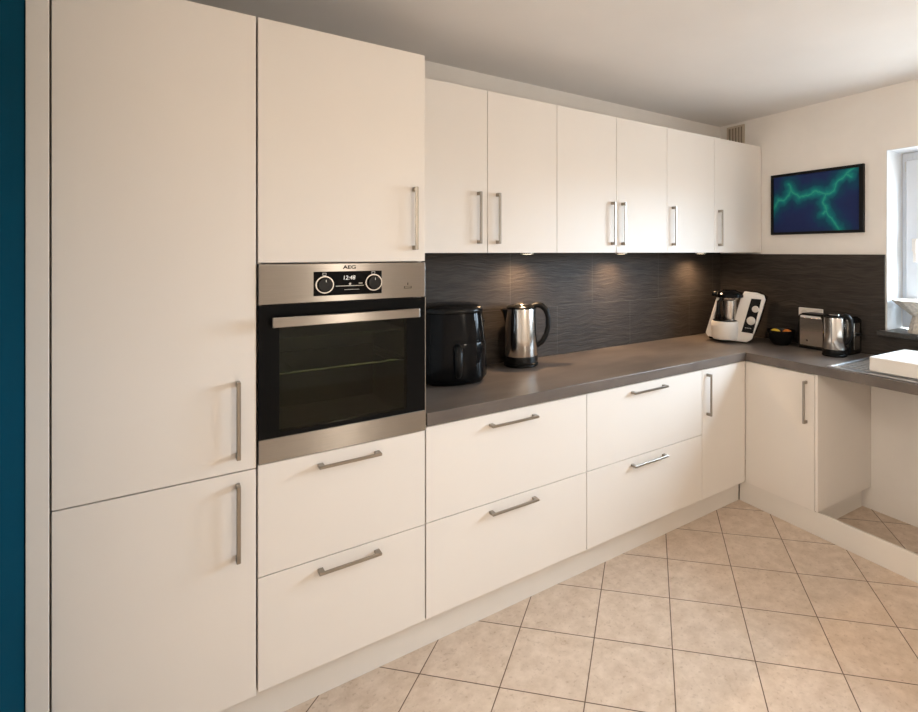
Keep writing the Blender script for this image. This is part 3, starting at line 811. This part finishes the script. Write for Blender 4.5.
# ------------------------------------------------------------------ picture
def picture_material():
    m = bpy.data.materials.new('teal_glow_print'); n, l = nt(m)
    b = n['Principled BSDF']; tc = n.new('ShaderNodeTexCoord')
    sep = n.new('ShaderNodeSeparateXYZ'); l.new(tc.outputs['Object'], sep.inputs[0])
    no = n.new('ShaderNodeTexNoise'); no.inputs['Scale'].default_value = 18; no.inputs['Detail'].default_value = 5
    l.new(tc.outputs['Object'], no.inputs['Vector'])
    def mt(op, a_, b_=None, c_=None):
        q_ = n.new('ShaderNodeMath'); q_.operation = op
        for k, v in enumerate((a_, b_, c_)):
            if v is None: continue
            if isinstance(v, (int, float)): q_.inputs[k].default_value = v
            else: l.new(v, q_.inputs[k])
        return q_.outputs[0]
    sn = n.new('ShaderNodeSeparateColor'); l.new(no.outputs['Color'], sn.inputs[0])
    x = mt('ADD', sep.outputs[0], mt('MULTIPLY', mt('SUBTRACT', sn.outputs[0], .5), .055))
    z = mt('ADD', sep.outputs[2], mt('MULTIPLY', mt('SUBTRACT', sn.outputs[1], .5), .055))
    PW, PH = 0.61, 0.40
    def uv(a_, b_): return (a_ * PW, (1 - b_) * PH)
    # polyline of the branching river: u to the right, v down, over the framed print
    path = [[(.0, .63), (.075, .42), (.15, .43), (.24, .26), (.33, .40), (.44, .36), (.52, .32), (.61, .385)],
            [(.61, .385), (.70, .32), (.76, .18), (.82, .10), (.90, .02)], [(.82, .10), (.88, .16)],
            [(.61, .385), (.60, .50), (.63, .66), (.70, .80), (.77, .96)], [(.24, .26), (.215, .15)], [(.63, .66), (.58, .70)]]
    dist = None
    for pl in path:
        for (a, c) in zip(pl, pl[1:]):
            (ax, az), (bx, bz) = uv(*a), uv(*c)
            dx, dz = bx - ax, bz - az; L2 = dx * dx + dz * dz
            px = mt('SUBTRACT', x, ax); pz = mt('SUBTRACT', z, az)
            h_ = mt('ADD', mt('MULTIPLY', px, dx / L2), mt('MULTIPLY', pz, dz / L2))
            h_ = mt('MINIMUM', mt('MAXIMUM', h_, 0.0), 1.0)
            ex = mt('SUBTRACT', px, mt('MULTIPLY', h_, dx)); ez = mt('SUBTRACT', pz, mt('MULTIPLY', h_, dz))
            d = mt('SQRT', mt('ADD', mt('MULTIPLY', ex, ex), mt('MULTIPLY', ez, ez)))
            dist = d if dist is None else mt('MINIMUM', dist, d)
    r = n.new('ShaderNodeValToRGB'); e = r.color_ramp.elements
    e[0].position = 0.0; e[0].color = (0.035, 0.36, 0.25, 1)
    e[1].position = 1.0; e[1].color = (0.015, 0.025, 0.095, 1)
    for p, c_ in ((.045, (0.012, 0.26, 0.23, 1)), (.13, (0.008, 0.16, 0.185, 1)), (.36, (0.008, 0.055, 0.11, 1)), (.7, (0.014, 0.030, 0.105, 1))):
        q_ = e.new(p); q_.color = c_
    l.new(mt('MULTIPLY', dist, 8.5), r.inputs['Fac'])
    l.new(r.outputs[0], b.inputs['Base Color'])
    b.inputs['Roughness'].default_value = 0.5; b.inputs['Specular IOR Level'].default_value = 0.12
    return m
M['artwork'] = picture_material()
t = on_return('framed_picture', 'black-framed print of a glowing teal branching line on navy', 'picture', -0.193, TW - .0015, 1.640, -PI / 2)
b = new_bm(); pw, ph, fw = 0.609, 0.410, 0.017
box(b, 0, pw, -.022, -.001, 0, fw, .001); box(b, 0, pw, -.022, -.001, ph - fw, ph, .001)
box(b, 0, fw, -.022, -.001, fw, ph - fw, .001); box(b, pw - fw - .008, pw, -.022, -.001, fw, ph - fw, .001)
obj('frame', b, 'picture_frame', t)
b = new_bm(); box(b, fw, pw - fw - .008, -.013, -.003, fw, ph - fw); obj('print', b, 'artwork', t)

# vent grille
t = on_return('vent_grille', 'small beige slatted vent grille above the wall cabinets in the corner', 'vent', -0.566, TW - .0015, 2.262, -PI / 2)
b = new_bm(); gw, gh = 0.150, 0.195
box(b, 0, gw, -.012, -.001, 0, .012); box(b, 0, gw, -.012, -.001, gh - .012, gh)
box(b, 0, .012, -.012, -.001, .012, gh - .012); box(b, gw - .016, gw, -.012, -.001, .012, gh - .012)
obj('frame', b, 'grille', t)
b = new_bm()
for k in range(4):
    x = .032 + k * .026; box(b, x, x + .009, -.010, -.004, .012, gh - .012)
obj('slats', b, 'grille', t)
b = new_bm(); box(b, .012, gw - .016, -.0035, -.001, .012, gh - .012); obj('backing', b, 'grille_dark', t)

# ------------------------------------------------------------------ light
w = bpy.data.worlds.new('daylight'); scene.world = w; w.use_nodes = True
bg = w.node_tree.nodes['Background']
wn_, wl_ = w.node_tree.nodes, w.node_tree.links
wtc = wn_.new('ShaderNodeTexCoord'); wsp = wn_.new('ShaderNodeSeparateXYZ'); wl_.new(wtc.outputs['Generated'], wsp.inputs[0])
wr = wn_.new('ShaderNodeValToRGB'); wl_.new(wsp.outputs[2], wr.inputs['Fac'])
we = wr.color_ramp.elements        # ground, then pale horizon, then sky (Generated z of a direction is its own z)
we[0].position = 0.0; we[0].color = (0.24, 0.25, 0.25, 1)
we[1].position = 0.03; we[1].color = (0.70, 0.86, 1.0, 1)
wl_.new(wr.outputs[0], bg.inputs['Color']); bg.inputs['Strength'].default_value = 44.0
pd = bpy.data.lights.new('window_portal', 'AREA'); pd.shape = 'RECTANGLE'; pd.size = WS1 - WS0; pd.size_y = WZ1 - WZ0
pd.cycles.is_portal = True
po = bpy.data.objects.new('window_portal', pd); COL.objects.link(po)
po.location = R((WS0 + WS1) / 2, TW + WT - .01, (WZ0 + WZ1) / 2)
po.rotation_euler = (-N).to_track_quat('-Z', 'Y').to_euler()

def disk(name, loc, size, energy, color, aim=(0, 0, -1)):
    d = bpy.data.lights.new(name, 'AREA'); d.shape = 'DISK'; d.size = size; d.energy = energy; d.color = color
    o = bpy.data.objects.new(name, d); COL.objects.link(o); o.location = loc
    o.rotation_euler = Vector(aim).to_track_quat('-Z', 'Y').to_euler()
    return o
pl = bpy.data.lights.new('kitchen_lamp', 'POINT'); pl.energy = 60; pl.color = (1.0, 0.875, 0.725); pl.shadow_soft_size = 0.13
plo = bpy.data.objects.new('kitchen_lamp', pl); COL.objects.link(plo); plo.location = (1.22, -1.05, 1.75)
pl2 = bpy.data.lights.new('return_fill', 'POINT'); pl2.energy = 58; pl2.color = (1.0, 0.88, 0.74); pl2.shadow_soft_size = 0.25  # added unseen fill from the left, lifts the return-run fronts and wall
plo2 = bpy.data.objects.new('return_fill', pl2); COL.objects.link(plo2); plo2.location = (-1.35, 1.05, 1.9)

# ------------------------------------------------------------------ camera
cam = bpy.data.cameras.new('camera'); co = bpy.data.objects.new('camera', cam); COL.objects.link(co)
cam.sensor_fit = 'HORIZONTAL'; cam.sensor_width = 36.0
cam.lens = 36.0 * 521.17 / 918
cam.shift_x = -(545.25 - 459) / 918
cam.shift_y = -(356 - 251.73) / 918
cam.clip_start = 0.05
co.location = (0, 0, 1.524)
co.rotation_euler = (PI / 2, 0, -0.6230)
scene.camera = co
vs = scene.view_settings
vs.view_transform = 'Standard'; vs.look = 'None'; vs.gamma = 1.0; vs.use_curve_mapping = False
vs.exposure = -0.17
scene.cycles.max_bounces = 10
scene.cycles.diffuse_bounces = 5
scene.cycles.sample_clamp_indirect = 6
